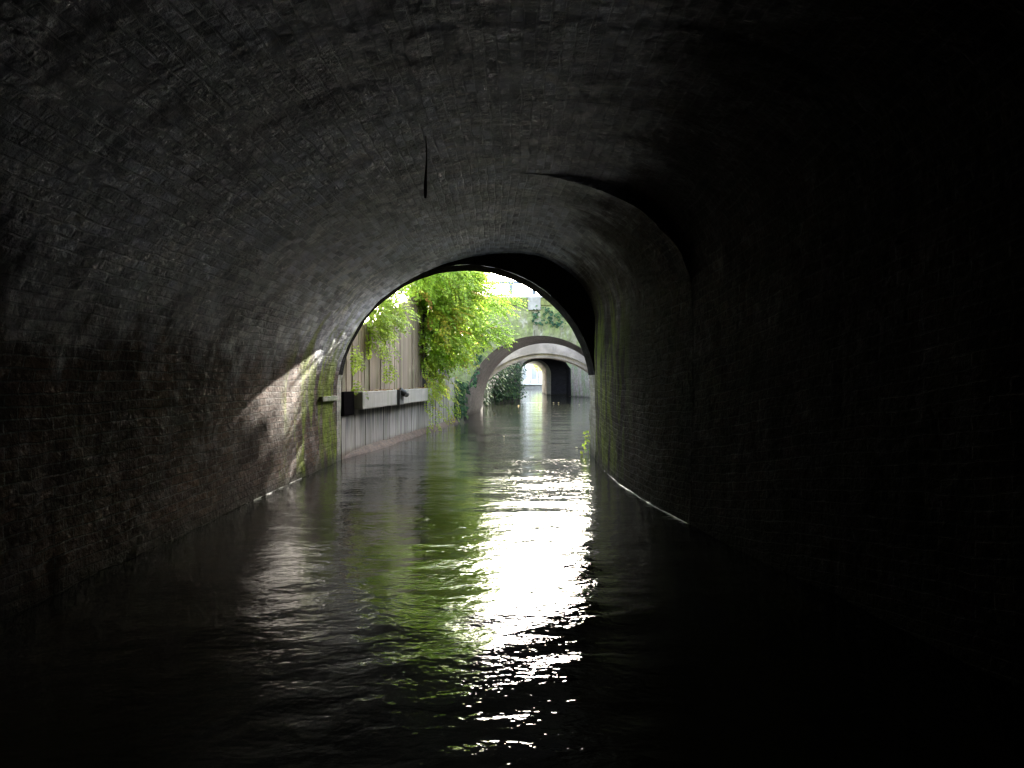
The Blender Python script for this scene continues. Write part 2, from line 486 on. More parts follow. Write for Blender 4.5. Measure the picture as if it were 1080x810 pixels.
def loft(mb, ys, secf, amp=0.02, yfun=None, uvoff=0.0, wob=0.0):
    P, UV = [], []
    N = len(ys)
    for i, y in enumerate(ys):
        pr, s = secf(y)
        row, uvr = [], []
        for (x, z), sv in zip(pr, s):
            yy = yfun(i, y, x) if yfun else y
            cxx, czz = -0.4, 1.0
            dx, dz = cxx - x, czz - z
            L = math.hypot(dx, dz)
            e = 1.0
            a = amp * e * (fbm(x * 1.1, yy * 1.1, z * 1.1) + 0.5 * fbm(x * 5 + 9, yy * 5, z * 5, 3))
            for gy, gd, sd in ((4.45, 0.022, 3.0), (3.75, 0.03, 8.0), (5.6, 0.014, 5.0), (2.9, 0.03, 1.0)):
                gq = (yy - gy - 0.10 * fbm(sv * 0.8, sd, gy)) / 0.045
                if abs(gq) < 2.5:
                    a -= 0.6 * gd * math.exp(-gq * gq) * max(0.0, min(1.0, 0.35 + 1.6 * fbm(sv * 0.9, sd + 4, 1.0)))
            if wob:
                yy += wob * min(1.0, max(0.0, (z - 1.75) / 0.5)) * fbm(sv * 1.6, 7.3, 2.0) * math.exp(-((y - 6.6) / 0.15) ** 2)
            row.append((x + dx / L * a, yy, z + dz / L * a)); uvr.append((yy + uvoff, sv))
        P.append(row); UV.append(uvr)
    mb.grid(P, UV, flip=True)
    return P, UV

tunnel = thing('brick_tunnel', 'dark sooty brick vault over the water that the whole view looks out of', 'tunnel', (0, 6, 0))
mb = MB()
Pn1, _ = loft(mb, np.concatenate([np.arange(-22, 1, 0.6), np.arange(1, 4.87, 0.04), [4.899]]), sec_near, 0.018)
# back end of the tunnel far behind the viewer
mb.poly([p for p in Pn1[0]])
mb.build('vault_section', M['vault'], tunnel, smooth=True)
mb = MB()
Pn2, _ = loft(mb, np.concatenate([[4.902], np.arange(4.94, 6.58, 0.04), [6.6]]), sec_near, 0.018, uvoff=0.0, wob=0.05)
mb.grid([Pn1[-1], Pn2[0]], [[(0.0, i * .06) for i in range(168)], [(0.05, i * .06) for i in range(168)]], flip=True)
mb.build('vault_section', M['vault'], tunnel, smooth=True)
mb = MB()
ysf = np.concatenate([[6.603], np.arange(6.66, 11.4, 0.06), [11.45]])
def yfun(i, y, x):
    t = (y - 6.603) / (11.45 - 6.603)
    return y + t * (inner_y(x) - 11.45)
Pf, _ = loft(mb, ysf, sec_far, 0.018, yfun, uvoff=0.05, wob=0.05)
mb.grid([Pn2[-1], Pf[0]], [[(0.0, i * .06) for i in range(168)], [(0.1, i * .06) for i in range(168)]], flip=True)
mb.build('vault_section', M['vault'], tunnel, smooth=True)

# portal ring: inner face (towards us), reveal, outer facade
mb = MB()
pe, se = sec_exit()
inn = [(x, inner_y(x), z) for x, z in pe]
rows, uvs = [], []
for t in linsp(0, 1, 14):
    r = []
    for x, z in pe:
        y = inner_y(x) * (1 - t) + outer_y(x) * t
        a = 0.010 * fbm(x * 4, y * 4, z * 4)
        dx, dz = -0.65 - x, 1.0 - z
        L = math.hypot(dx, dz)
        r.append((x + dx / L * a, y, z + dz / L * a))
    rows.append(r); uvs.append([(p[1], s) for p, s in zip(r, se)])
i_lo = [i for i, q in enumerate(pe) if q[1] > 1.25]
ia, ib = i_lo[0], i_lo[-1]
for (q0, q1) in ((0, ia + 1), (ib, len(pe))):
    mb.grid([r[q0:q1] for r in rows], [u[q0:q1] for u in uvs], flip=True)
mp = MB()
mp.grid([r[ia:ib + 1] for r in rows], [u[ia:ib + 1] for u in uvs], flip=True)
mp.grid([Pf[-1], inn], [[(p[0], p[2]) for p in Pf[-1]], [(p[0], p[2]) for p in inn]], flip=True)
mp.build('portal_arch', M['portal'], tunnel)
# outer facade: from the arch edge out to a rectangle
outr = []
for (x, z) in pe:
    if z <= 0.98:
        ox, oz = (-9.0 if x < 0 else 8.0), z
    else:
        a = math.atan2(z - 0.98, x + 0.65)
        c, s_ = math.cos(a), math.sin(a)
        k = min((8.65 / c) if c > 1e-6 else (8.35 / -c if c < -1e-6 else 1e9), (2.75 / s_) if s_ > 1e-6 else 1e9)
        ox, oz = -0.65 + c * k, 0.98 + s_ * k
    outr.append((ox, outer_y(ox), oz))
mb.grid([rows[-1], outr], [[(p[0], p[2]) for p in rows[-1]], [(p[0], p[2]) for p in outr]], flip=True)
top = [(-9, 3.73), (8, 3.73)]
mb.quad((-9, outer_y(-9), 3.73), (8, outer_y(8), 3.73), (8, outer_y(8) - 0.5, 3.73), (-9, outer_y(-9) - 0.5, 3.73))
mb.build('portal_wall', M['headwall'], tunnel, smooth=False)

# ledge on left wall
mb = MB()
mb.box((XL + 0.02, 11.1, 0.935), (0.10, 1.0, 0.06), 0, 0.006)
mb.build('stone_ledge', M['bank'], tunnel, bevel=0.008)

# pale strip standing in for the glint of light along both walls' waterline
def glint_strip(pts, name, parent):
    mb = MB()
    P, UV = [], []
    for (x, y, sgn) in pts:
        w = max(-0.02, -0.002 + 0.007 * fbm(x * 3, y * 4, 0.3) + 0.002 * random.random())
        row = []
        for t in linsp(0, math.pi / 2, 5):
            row.append((x + sgn * (w * math.sin(t)), y, -0.006 + 0.013 * math.cos(t)))
        row.insert(0, (x - sgn * 0.03, y, 0.007))
        P.append(row); UV.append([(y, j * .01) for j in range(6)])
    mb.grid(P, UV)
    return mb.build(name, M['glint'], parent, smooth=True)
glint_strip([(XL, y, 1) for y in np.arange(7.5, 11.9, 0.05)], 'waterline_glint', tunnel)
glint_strip([(lerp(RI_Y, RI_X, y), y, -1) for y in np.arange(6.66, 11.6, 0.05)], 'waterline_glint', tunnel)

# hanging roots
def vault_z(x, y, sec):
    pr, _ = sec(y)
    m = pr[:, 1] > 1.7
    return float(np.interp(x, pr[m][:, 0], pr[m][:, 1]))
def root(x, y, L, r0, r1, label):
    z = vault_z(x, y, sec_near) + 0.02
    mb = MB()
    pts, rad = [], []
    for t in linsp(0, 1, 12):
        pts.append((x + 0.006 * math.sin(5 * t) + 0.004 * t, y, z - L * t))
        rad.append(r0 + (r1 - r0) * max(0, (t - 0.35) / 0.5) if t < 0.85 else r1 * (1.25 - t) / 0.4)
    mb.tube(pts, rad, 7)
    o = mb.build('hanging_root', M['root'], None, smooth=True)
    tag(o, label, 'root')
root(-0.585, 5.46, 0.43, 0.004, 0.012, 'thin dark root with a thicker tip hanging from the vault')


# ------------------------------------------------------------------ water
def build_water():
    ys = [1.0]
    while ys[-1] < 110:
        ys.append(ys[-1] + max(0.03, 0.0085 * ys[-1]) if ys[-1] < 40 else ys[-1] + 2.0)
    ys = np.array([-23, -12, -4, -1, 0.2] + ys)
    xs = np.concatenate([[-14, -8, -5], np.arange(-3.0, 5.3, 0.035), [6.5, 9, 14, 20]])
    X, Y = np.meshgrid(xs, ys)
    Z = np.zeros_like(X)
    fade = np.clip((60 - Y) / 30, 0, 1)
    r2 = np.random.default_rng(5)
    for i in range(34):
        lam = 0.16 * (1.052 ** i) * r2.uniform(0.85, 1.15)
        th = r2.normal(0, 0.75)
        k = 2 * math.pi / lam
        amp = 0.0062 * lam / (2 * math.pi) * (0.3 / lam) ** 0.3
        samp = np.clip(1.4 - 0.0085 * Y / (lam * 0.28), 0, 1)
        wx = 0.25 * np.sin(X * 1.3 + i) + 0.25 * np.sin(Y * 0.9 + 2 * i)
        Z += amp * samp * fade * np.sin(k * (math.sin(th) * X + math.cos(th) * Y + wx * 0.15) + r2.uniform(0, 6.28)) * (1 + 0.5 * np.sin(0.8 * X + 1.1 * Y * 0.6 + i))
    for i, (lam, th, sl) in enumerate(((1.3, 0.2, 0.008), (1.9, -0.35, 0.008), (2.7, 0.1, 0.007), (0.95, -0.1, 0.008))):
        k = 2 * math.pi / lam
        Z += sl / k * fade * np.sin(k * (math.sin(th) * X + math.cos(th) * Y) + 0.6 * np.sin(0.9 * X + i) + 1.7 * i)
    nr, nc = X.shape
    v = np.stack([X, Y, Z], -1).reshape(-1, 3)
    idx = np.arange(nr * nc).reshape(nr, nc)
    f = np.stack([idx[:-1, :-1], idx[:-1, 1:], idx[1:, 1:], idx[1:, :-1]], -1).reshape(-1, 4)
    me = bpy.data.meshes.new('water')
    me.vertices.add(len(v)); me.vertices.foreach_set('co', v.astype(np.float32).ravel())
    me.loops.add(f.size); me.loops.foreach_set('vertex_index', f.astype(np.int32).ravel())
    me.polygons.add(len(f))
    me.polygons.foreach_set('loop_start', np.arange(0, f.size, 4, dtype=np.int32))
    me.polygons.foreach_set('use_smooth', np.ones(len(f), dtype=bool))
    me.update(calc_edges=True); me.validate()
    me.materials.append(M['water'])
    o = bpy.data.objects.new('water', me)
    COL.objects.link(o)
    tag(o, 'dark rippled canal water with bright sky reflected in it', 'water', kind='structure')
build_water()

# ------------------------------------------------------------------ ground
def ground():
    mb = MB()
    def slab(x0, x1, y0, y1, z, skirt=True):
        mb.quad((x0, y0, z), (x1, y0, z), (x1, y1, z), (x0, y1, z))
        if skirt:
            mb.quad((x0, y0, -1), (x1, y0, -1), (x1, y0, z), (x0, y0, z))
            mb.quad((x1, y0, -1), (x1, y1, -1), (x1, y1, z), (x1, y0, z))
            mb.quad((x1, y1, -1), (x0, y1, -1), (x0, y1, z), (x1, y1, z))
            mb.quad((x0, y1, -1), (x0, y0, -1), (x0, y0, z), (x0, y1, z))
    slab(-400, 400, -400, 10.6, 3.62, False)          # over the tunnel
    slab(-400, -2.95, 10.7, 25.2, 1.55)               # garden behind the boards
    slab(3.9, 400, 13.5, 25.2, 3.3)
    slab(-400, -2.4, 25.3, 70, 2.2)
    slab(5.6, 400, 25.3, 70, 3.0)
    slab(-400, 0.2, 70.1, 95.1, 1.8)
    slab(7.5, 400, 70.1, 95.1, 1.8)
    slab(-900, 900, 95.4, 1500, 0.6)
    o = mb.build('ground', M['soil'])
    tag(o, None, None, kind='structure')
ground()
mb = MB()
mb.quad((-30, -25, -1.4), (40, -25, -1.4), (40, 120, -1.4), (-30, 120, -1.4))
tag(mb.build('canal_bed', M['mud']), None, None, kind='structure')

# ------------------------------------------------------------------ board fence on the left bank
FA, FB = Vector((-2.57, 12.05, 0)), Vector((-1.62, 22.5, 0))
fdir = (FB - FA).normalized()
flen = (FB - FA).length
fnor = Vector((fdir.y, -fdir.x, 0))                   # towards the canal
frz = math.atan2(fdir.y, fdir.x)
def fp(s, out=0.0, z=0.0):
    return FA + fdir * s + fnor * out + Vector((0, 0, z))
fence = thing('board_fence', 'weathered grey plank wall with a bleached horizontal beam on the left bank', 'fence', tuple(fp(5)))
def boards(s0, s1, w, z0f, z1f, out, mat, name, jz=0.0, jo=0.012):
    mb = MB()
    s = s0
    while s < s1:
        ww = w * random.uniform(0.6, 1.4)
        z0, z1 = z0f(s + ww / 2), z1f(s + ww / 2) + random.uniform(-jz, jz)
        c = fp(s + ww / 2, out + random.uniform(-jo, jo), (z0 + z1) / 2)
        mb.box(c, (ww - random.uniform(0.0, 0.006), 0.028, z1 - z0), frz + random.uniform(-0.012, 0.012), 0.002)
        s += ww
    return mb.build(name, mat, fence)
boards(0.35, 6.6, 0.15, lambda s: 0.93, lambda s: 1.95 + max(0, s - 1.0) * 0.225, -0.10, M['board'], 'upper_boards', 0.03)
boards(0.02, 6.6, 0.16, lambda s: -0.4, lambda s: 0.80, 0.0, M['low_board'], 'lower_boards', 0.0, 0.004)
boards(6.6, flen, 0.16, lambda s: -0.4, lambda s: 1.25, -0.01, M['beam'], 'rear_boards')
mb = MB()
mb.quad(fp(0.0, -0.14, -0.4), fp(flen, -0.14, -0.4), fp(flen, -0.14, 3.0), fp(0.0, -0.14, 1.7))
mb.build('backing', M['dark_wood'], fence)
mb = MB()
mb.box(fp(3.45, 0.10, 0.865), (5.7, 0.16, 0.275), frz, 0.004)
beam = mb.build('beam', M['beam'], fence, bevel=0.012)
mb = MB()
mb.box(fp(0.27, 0.0, 0.83), (0.52, 0.12, 0.36), frz, 0.008)
mb.build('beam_recess_shade', M['void_black'], fence, bevel=0.01)  # black box standing in for the shaded recess beside the beam
mb = MB()
mb.box(fp(3.1, 0.20, 0.86), (0.40, 0.05, 0.28), frz, 0.014)
mb.tube([fp(3.0, 0.2, 1.0), fp(3.05, 0.27, 0.95), fp(3.22, 0.28, 0.92), fp(3.40, 0.24, 0.95)], [0.06, 0.065, 0.06, 0.04], 8)
mb.build('iron_bracket', M['iron'], beam, bevel=0.008)
mb = MB()
mb.tube([fp(6.62, -0.06, 0.7), fp(6.62, -0.05, 2.2), fp(6.64, -0.06, 3.5)], [0.075, 0.07, 0.06], 9)
mb.build('post', M['dark_wood'], fence)
# mud bank at foot
mb = MB()
P, UV = [], []
for s in linsp(0.12, flen, 88):
    h = 0.10 + 0.02 * fbm(s * 1.2, 1, 2)
    w = 0.10 + 0.025 * fbm(s * 2, 5, 2)
    g = min(1.0, (s - 0.12) / 1.2)
    w *= g
    P.append([fp(s, 0.005, h * (0.6 + 0.4 * g)), fp(s, 0.01 + w * 0.5, h * 0.8 * (0.5 + 0.5 * g)), fp(s, 0.015 + w, 0.03), fp(s, 0.02 + w + 0.1 * g, -0.15)])
    UV.append([(s, j) for j in range(4)])
mb.grid(P, UV)
mud = mb.build('mud_ledge', M['mud'], None, smooth=True)
tag(mud, 'brown mud ledge at the waterline below the grey planks', 'ledge')

# ------------------------------------------------------------------ foliage helpers
def add_leaf(V, F, T, base, d, side, up, L, W, tint, fold=0.25):
    i = len(V)
    mid = base + d * (L * 0.45)
    V += [base, mid + side * W + up * (W * fold), base + d * L - up * (0.12 * L), mid - side * W + up * (W * fold)]
    F += [(i, i + 1, i + 2), (i, i + 2, i + 3)]
    T += [tint] * 4

def leaf_obj(V, F, T, name, mat, parent=None):
    me = bpy.data.meshes.new(name)
    me.from_pydata([tuple(v) for v in V], [], F)
    at = me.attributes.new('tint', 'FLOAT', 'POINT')
    at.data.foreach_set('value', np.array(T, dtype=np.float32))
    me.materials.append(mat); me.update()
    o = bpy.data.objects.new(name, me)
    COL.objects.link(o)
    if parent is not None:
        o.parent = parent
        o.matrix_parent_inverse = parent_inv(parent)
    return o

def rvec():
    while True:
        v = Vector((random.uniform(-1, 1), random.uniform(-1, 1), random.uniform(-1, 1)))
        if 0.05 < v.length < 1: return v.normalized()

def frond(V, F, T, p, d, length, n, L, W, tint, droop=0.5):
    """pinnate leaf: rachis from p along d, drooping, with n leaflet pairs"""
    d = d.normalized(); q = p.copy()
    step = length / n
    for i in range(n):
        d = (d + Vector((0, 0, -droop / n))).normalized()
        q = q + d * step
        side = d.cross(Vector((0, 0, 1)))
        if side.length < 0.1: side = Vector((1, 0, 0))
        side.normalize()
        up = side.cross(d).normalized()
        k = 1.0 - 0.45 * abs(i / (n - 1) - 0.4)
        for sg in (-1, 1):
            ld = (side * sg + d * random.uniform(0.3, 0.8) + up * random.uniform(-0.5, 0.1)).normalized()
            ls = ld.cross(up).normalized()
            add_leaf(V, F, T, q + side * sg * 0.006, ld, ls, up, L * k * random.uniform(0.8, 1.2), W * k, min(1, max(0, tint + random.uniform(-.08, .08))))
    add_leaf(V, F, T, q, d, side, up, L, W, tint)

def at(px, py, D):
    """world point for a position in the photograph at distance D"""
    return Vector(((px - 540) / 850 * D, D, CAM_Z + (400 - py) / 850 * D))

# ------------------------------------------------------------------ big creeper
creeper = thing('climbing_creeper', 'bright green creeper with yellowing fronds spilling over the planks towards the canal', 'climbing plant', (-2.1, 19, 0))
V, F, T = [], [], []
def blob(c, r, n, tint, out=Vector((0.5, -0.3, -0.2)), L=0.085, W=0.027, fl=0.40, tj=0.2, shell=0.35):
    for _ in range(n):
        v = rvec()
        k = (shell + (1 - shell) * random.random()) 
        p = Vector((c[0] + v.x * r[0] * k, c[1] + v.y * r[1] * k, c[2] + v.z * r[2] * k))
        if noise.noise(p * 1.7) < -0.18 + random.uniform(-.1, .1): continue
        d = (v * 0.9 + out + rvec() * 0.5)
        tt = tint + random.uniform(-tj, tj) + 0.25 * noise.noise(p * 0.9)
        if random.random() < 0.02: tt = random.uniform(0.88, 1.0)
        frond(V, F, T, p, d, fl * random.uniform(0.6, 1.2), random.randint(5, 7), L, W, min(0.99, max(0.0, tt)), random.uniform(0.2, 0.9))
blob(at(466, 318, 19), (0.75, 1.3, 0.85), 650, 0.35)
blob(at(492, 322, 20), (0.65, 1.2, 0.75), 560, 0.38)
blob(at(484, 300, 19), (0.95, 1.5, 0.7), 620, 0.3)
blob(at(470, 330, 18.4), (0.28, 0.5, 0.75), 90, 0.82, tj=0.06)
blob(at(462, 362, 18.9), (0.55, 0.8, 0.7), 380, 0.42)
blob(at(484, 356, 20), (0.55, 0.8, 0.6), 280, 0.45)
blob(at(515, 352, 20.4), (0.5, 0.5, 0.22), 110, 0.35, out=Vector((1.1, -0.2, -0.15)))
blob(at(527, 318, 20.6), (0.45, 0.5, 0.2), 80, 0.3, out=Vector((1.1, -0.2, -0.15)))
blob(at(456, 396, 19), (0.28, 0.6, 0.55), 70, 0.5, fl=0.3)
blob(at(472, 392, 20.4), (0.28, 0.6, 0.4), 50, 0.6, fl=0.3)
# upper crown, above the opening but mirrored in the water
blob((-1.85, 18.5, 4.0), (0.95, 1.8, 1.0), 1700, 0.3)
blob((-2.1, 20.5, 4.9), (1.0, 1.6, 0.8), 380, 0.35)
blob((-1.3, 19.6, 4.0), (0.6, 1.6, 0.8), 1200, 0.35)
# trailing strands down to the water
for (px, y0, y1, D) in ((449, 400, 457, 18.0), (455, 405, 452, 18.6), (463, 395, 440, 19.6), (446, 380, 415, 17.9), (472, 405, 448, 21.2), (478, 400, 437, 21.8)):
    p0, p1 = at(px, y0, D), at(px + 3, y1, D)
    for t in linsp(0, 1, 13):
        p = p0.lerp(p1, t) + Vector((random.uniform(-.05, .08), random.uniform(-.08, .08), 0))
        frond(V, F, T, p, Vector((0.7, -0.5, -0.4)) + rvec() * 0.6, 0.2, 4, 0.07, 0.022, random.uniform(0.2, 0.85), 1.0)
leaf_obj(V, F, T, 'foliage', M['creeper'], creeper)
mb = MB()
for (a, b, c, d, r) in (((-2.15, 18.2, 0.2), (-2.1, 18.4, 1.6), (-1.9, 18.7, 3.0), (-1.6, 19.0, 4.4), 0.05),
                        ((-2.05, 19.2, 0.4), (-2.0, 19.4, 2.0), (-1.7, 19.8, 3.0), (-0.6, 20.2, 3.2), 0.035),
                        ((-2.0, 19.0, 1.2), (-1.7, 19.6, 2.2), (-1.2, 20.0, 2.5), (-0.3, 20.4, 2.3), 0.025),
                        ((-1.95, 20.2, 0.4), (-1.9, 20.4, 2.2), (-1.9, 20.5, 3.6), (-2.0, 20.6, 5.2), 0.045)):
    P0, P1, P2, P3 = map(Vector, (a, b, c, d))
    pts = [P0 * (1 - t) ** 3 + P1 * 3 * t * (1 - t) ** 2 + P2 * 3 * t * t * (1 - t) + P3 * t ** 3 for t in linsp(0, 1, 12)]
    mb.tube(pts, [r * (1 - 0.8 * t) for t in linsp(0, 1, 12)], 6)
mb.build('stem', M['bark'], creeper, smooth=True)

# shrub leaning over the left end of the fence
shrub = thing('leaning_shrub', 'pale sunlit shrub leaning over the low end of the planks by the tunnel mouth', 'shrub', (-2.9, 14, 1.55))
V, F, T = [], [], []
blob(at(402, 332, 14.3), (0.40, 0.7, 0.27), 230, 0.5, L=0.065, W=0.026, fl=0.3)
blob(at(390, 352, 13.6), (0.22, 0.4, 0.22), 60, 0.5, L=0.065, W=0.026, fl=0.3)
blob(at(420, 325, 15.5), (0.25, 0.5, 0.2), 50, 0.5, L=0.065, W=0.026, fl=0.3)
blob((-2.6, 15.6, 4.3), (0.75, 1.5, 0.9), 1100, 0.5, L=0.10, W=0.035, fl=0.35)
blob((-2.75, 14.9, 3.3), (0.75, 1.6, 0.85), 1300, 0.5, L=0.075, W=0.028, fl=0.35)
for (px, py, D) in ((407, 360, 14.6), (412, 366, 14.9), (408, 382, 14.7), (410, 386, 14.7), (374, 372, 12.7), (376, 366, 12.8), (375, 402, 12.8), (377, 407, 12.9)):
    for _ in range(6):
        frond(V, F, T, at(px, py, D) + rvec() * 0.08, Vector((0.3, -0.3, -0.9)) + rvec() * 0.5, 0.28, 5, 0.06, 0.018, random.uniform(0.2, 0.7), 0.6)
leaf_obj(V, F, T, 'foliage', M['shrub'], shrub)
mb = MB()
for (dx, dy, h) in ((0, 0, 2.4), (0.35, 0.3, 1.5), (0.2, -0.7, 1.2), (-0.1, 0.8, 2.0)):
    mb.tube([(-2.95, 14, 1.5), (-2.95 + dx * .5, 14 + dy * .5, 1.5 + h * .55), (-2.9 + dx, 14 + dy, 1.5 + h)], [0.035, 0.025, 0.01], 6)
mb.build('stem', M['bark'], shrub, smooth=True)

# ------------------------------------------------------------------ ivy helper
def ivy(name, label, spots, mat=None, size=0.08, cat='ivy', kind=None):
    """spots: list of (origin, u-vector, v-vector, normal, count); leaves hang on the patch spanned by u,v"""
    V, F, T = [], [], []
    for (o, u, v, n, cnt, thick) in spots:
        o, u, v, n = map(Vector, (o, u, v, n))
        n.normalize()
        for _ in range(cnt):
            a, b = random.random(), random.random()
            edge = min(a, 1 - a, b, 1 - b)
            if noise.noise(Vector((a * 5 * u.length, b * 5 * v.length, 3))) < -0.25: continue
            if edge < 0.12 * random.random() + 0.1 * noise.noise(Vector((a * 9, b * 9, 1))): continue
            p = o + u * a + v * b + n * (random.random() ** 1.5 * thick)
            d = (Vector((0, 0, -1)) + n * random.uniform(0.1, 0.9) + rvec() * 0.55).normalized()
            side = d.cross(n).normalized()
            up = side.cross(d).normalized()
            if up.dot(n) < 0: up = -up
            s = size * random.uniform(0.6, 1.25)
            i = len(V)
            V += [p, p + d * s * .35 + side * s * .5 - up * s * .1, p + d * s * .55 + side * s * .28, p + d * s, p + d * s * .55 - side * s * .28, p + d * s * .35 - side * s * .5 - up * s * .1, p + d * s * .45 + up * s * .08]
            F += [(i, i + 1, i + 6), (i + 1, i + 2, i + 6), (i + 2, i + 3, i + 6), (i + 3, i + 4, i + 6), (i + 4, i + 5, i + 6), (i + 5, i, i + 6)]
            T += [random.random()] * 7
    o = leaf_obj(V, F, T, name, mat or M['ivy'])
    return tag(o, label, cat, kind=kind)

# ------------------------------------------------------------------ arched brick bridge
BY0, BY1 = 25.5, 30.9
AX0, AX1 = 0.87, 1.28            # arch centre drifts right with depth
AR, AZ = 2.40, 0.18
bridge = thing('arch_bridge', 'mossy brick arch bridge crossing the canal just beyond the tunnel mouth', 'bridge', (AX0, BY0, 0))
def arc(cx, y, r=AR, n=64, z0=-0.5):
    pts = [(cx - r, y, z) for z in np.linspace(z0, AZ, 5)[:-1]]
    pts += [(cx - r * math.cos(t), y, AZ + r * math.sin(t)) for t in linsp(0, math.pi, n)]
    pts += [(cx + r, y, z) for z in np.linspace(AZ, z0, 5)[1:]]
    return pts
def rect_of(pts, cx, xl, xr, zt):
    res = []
    for (x, y, z) in pts:
        if z <= AZ: res.append((xl if x < cx else xr, y, z)); continue
        c, s_ = x - cx, z - AZ
        L = math.hypot(c, s_); c, s_ = c / L, s_ / L
        k = min((xr - cx) / c if c > 1e-6 else ((xl - cx) / c if c < -1e-6 else 1e9), (zt - AZ) / s_ if s_ > 1e-6 else 1e9)
        res.append((cx + c * k, y, AZ + s_ * k))
    return res
BXL, BXR, BZT = -1.12, 9.0, 3.53
# voussoir ring and face
ri, ro = arc(AX0, BY0 - 0.004), arc(AX0, BY0 - 0.004, AR + 0.40)
mb = MB()
al = [i * math.pi * (AR + .2) / 63 for i in range(len(ri))]
mb.grid([ri, ro], [[(0.0, a) for a in al], [(0.40, a) for a in al]])
mb.build('voussoir_ring', M['bridge'], bridge)
mb = MB()
a1 = arc(AX0, BY0, AR + 0.05)
rc = rect_of(a1, AX0, -2.3, BXR, BZT)
mb.grid([a1, rc], [[(p[0], p[2]) for p in a1], [(p[0], p[2]) for p in rc]])
mb.quad((-2.3, BY0, BZT), (BXR, BY0, BZT), (BXR, BY1, BZT), (-2.3, BY1, BZT))
mb.quad((-2.3, BY1, -0.5), (-2.3, BY0, -0.5), (-2.3, BY0, BZT), (-2.3, BY1, BZT))
a2 = arc(AX1, BY1); rc2 = rect_of(a2, AX1, -2.3, BXR, BZT)
mb.grid([a2, rc2], [[(p[0], p[2]) for p in a2], [(p[0], p[2]) for p in rc2]], flip=True)
mb.build('spandrel_wall', M['bridge'], bridge)
mb = MB()
rows, uvs = [], []
for t in linsp(0, 1, 20):
    r = arc(AX0 + (AX1 - AX0) * t, BY0 + (BY1 - BY0) * t)
    rows.append(r); uvs.append([(p[1], a) for p, a in zip(r, al)])
mb.grid(rows, uvs, flip=True)
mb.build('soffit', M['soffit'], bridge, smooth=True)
mb = MB()
mb.box((3.6, BY0 + 0.2, BZT + 0.125), (10.7, 0.5, 0.25), 0, 0.0)
mb.build('mossy_parapet', M['mossy_stone'], bridge, bevel=0.02)
mb = MB()
mb.box((0.70, BY0 + 0.17, BZT + 0.06), (0.40, 0.52, 0.42), 0, 0.004)
mb.build('stone_block', M['pale_stone'], bridge, bevel=0.012)
mb = MB()
mb.box((3.6, BY0 + 0.22, BZT + 0.30), (10.8, 0.6, 0.10), 0, 0.0)
mb.build('coping', M['white_stone'], bridge, bevel=0.012)

# railing on the deck
rail = thing('bridge_railing', 'blue-grey metal railing on top of the arched brick bridge', 'railing', (0.9, 28.6, BZT))
mb = MB(); mb.tube([(-1.7, 28.6, 4.62), (7, 28.6, 4.62)], 0.05, 8); mb.build('top_rail', M['steel'], rail, smooth=True)
mb = MB(); mb.tube([(-1.7, 28.6, 3.78), (7, 28.6, 3.78)], 0.02, 8); mb.build('bottom_rail', M['steel'], rail, smooth=True)
for i in range(6):
    x = -1.5 + i * 1.45
    mb = MB(); mb.box((x, 28.6, BZT + 0.55), (0.12, 0.09, 1.1)); mb.build('post', M['steel'], rail)
mb = MB()
x = -1.6
while x < 7:
    mb.box((x, 28.6, 4.2), (0.03, 0.03, 0.82)); x += 0.125
mb.build('balusters', M['steel'], rail)
mb = MB()
mb.tube([(0.80, 29.6, BZT), (0.80, 29.6, 5.6), (0.80, 29.6, 7.6)], [0.075, 0.06, 0.045], 10)
pole = thing('lamp_post', 'grey lamp post standing on the arched bridge behind the railing', 'lamp post', (0.80, 29.6, BZT))
mb.build('pole', M['steel'], pole, smooth=True)
mb = MB(); mb.tube([(0.80, 29.6, 7.6), (0.80, 29.6, 7.68), (0.80, 29.6, 7.95), (0.80, 29.6, 8.05)], [0.06, 0.13, 0.17, 0.05], 10)
mb.build('lamp_head', M['steel'], pole, smooth=True)

# ivy on the bridge face
ivy('wall_ivy', 'small clump of ivy under the coping of the arched bridge', [((0.65, BY0 - 0.02, 3.0), (1.1, 0, -0.25), (0, 0, 0.62), (0, -1, 0), 150, 0.14)], size=0.10)
ivy('wall_ivy', 'thin pale ivy strand climbing the left haunch of the arched bridge', [((-1.35, BY0 - 0.02, 0.9), (0.22, 0, 0.05), (0.32, 0, 1.7), (0, -1, 0), 170, 0.1)], size=0.09)
ivy('wall_ivy', 'dark ivy hanging over the end of the planks at the water', [((-1.70, 22.5, 0.15), (0.30, 0.7, 0), (0, 0, 1.05), (0.8, -0.6, 0), 420, 0.28)], size=0.11)

# ------------------------------------------------------------------ pale concrete arch behind
CY = 33.2
carch = thing('concrete_arch', 'pale pinkish concrete arch seen below the brick bridge soffit', 'arch', (1.3, CY, 0))
def carc(y, r_add, n=60):
    cx, R_, cz = 1.30, 3.35, 2.10 - 3.35
    half = 2.62
    t0 = math.asin(half / R_)
    pts = []
    for t in linsp(-t0, t0, n):
        pts.append((cx + (R_ + r_add) * math.sin(t), y, cz + (R_ + r_add) * math.cos(t)))
    zl = pts[0][2]
    xl = cx - half - r_add * 0.3; xr = cx + half + r_add * 0.3
    return [(pts[0][0], y, z) for z in (-0.5, 0.1, 0.5)] + pts + [(pts[-1][0], y, z) for z in (0.5, 0.1, -0.5)]
def band(y0, r0, y1, r1, name, mat):
    mb = MB()
    a, b = carc(y0, r0), carc(y1, r1)
    mb.grid([a, b], [[(i * .1, 0) for i in range(len(a))], [(i * .1, .3) for i in range(len(a))]])
    return mb.build(name, mat, carch)
band(CY, 0.17, CY, 0.75, 'front_face', M['concrete'])
band(CY + 0.10, 0.17, CY, 0.17, 'rebate', M['concrete'])
band(CY + 0.10, 0.0, CY + 0.10, 0.165, 'inner_ring', M['concrete'])
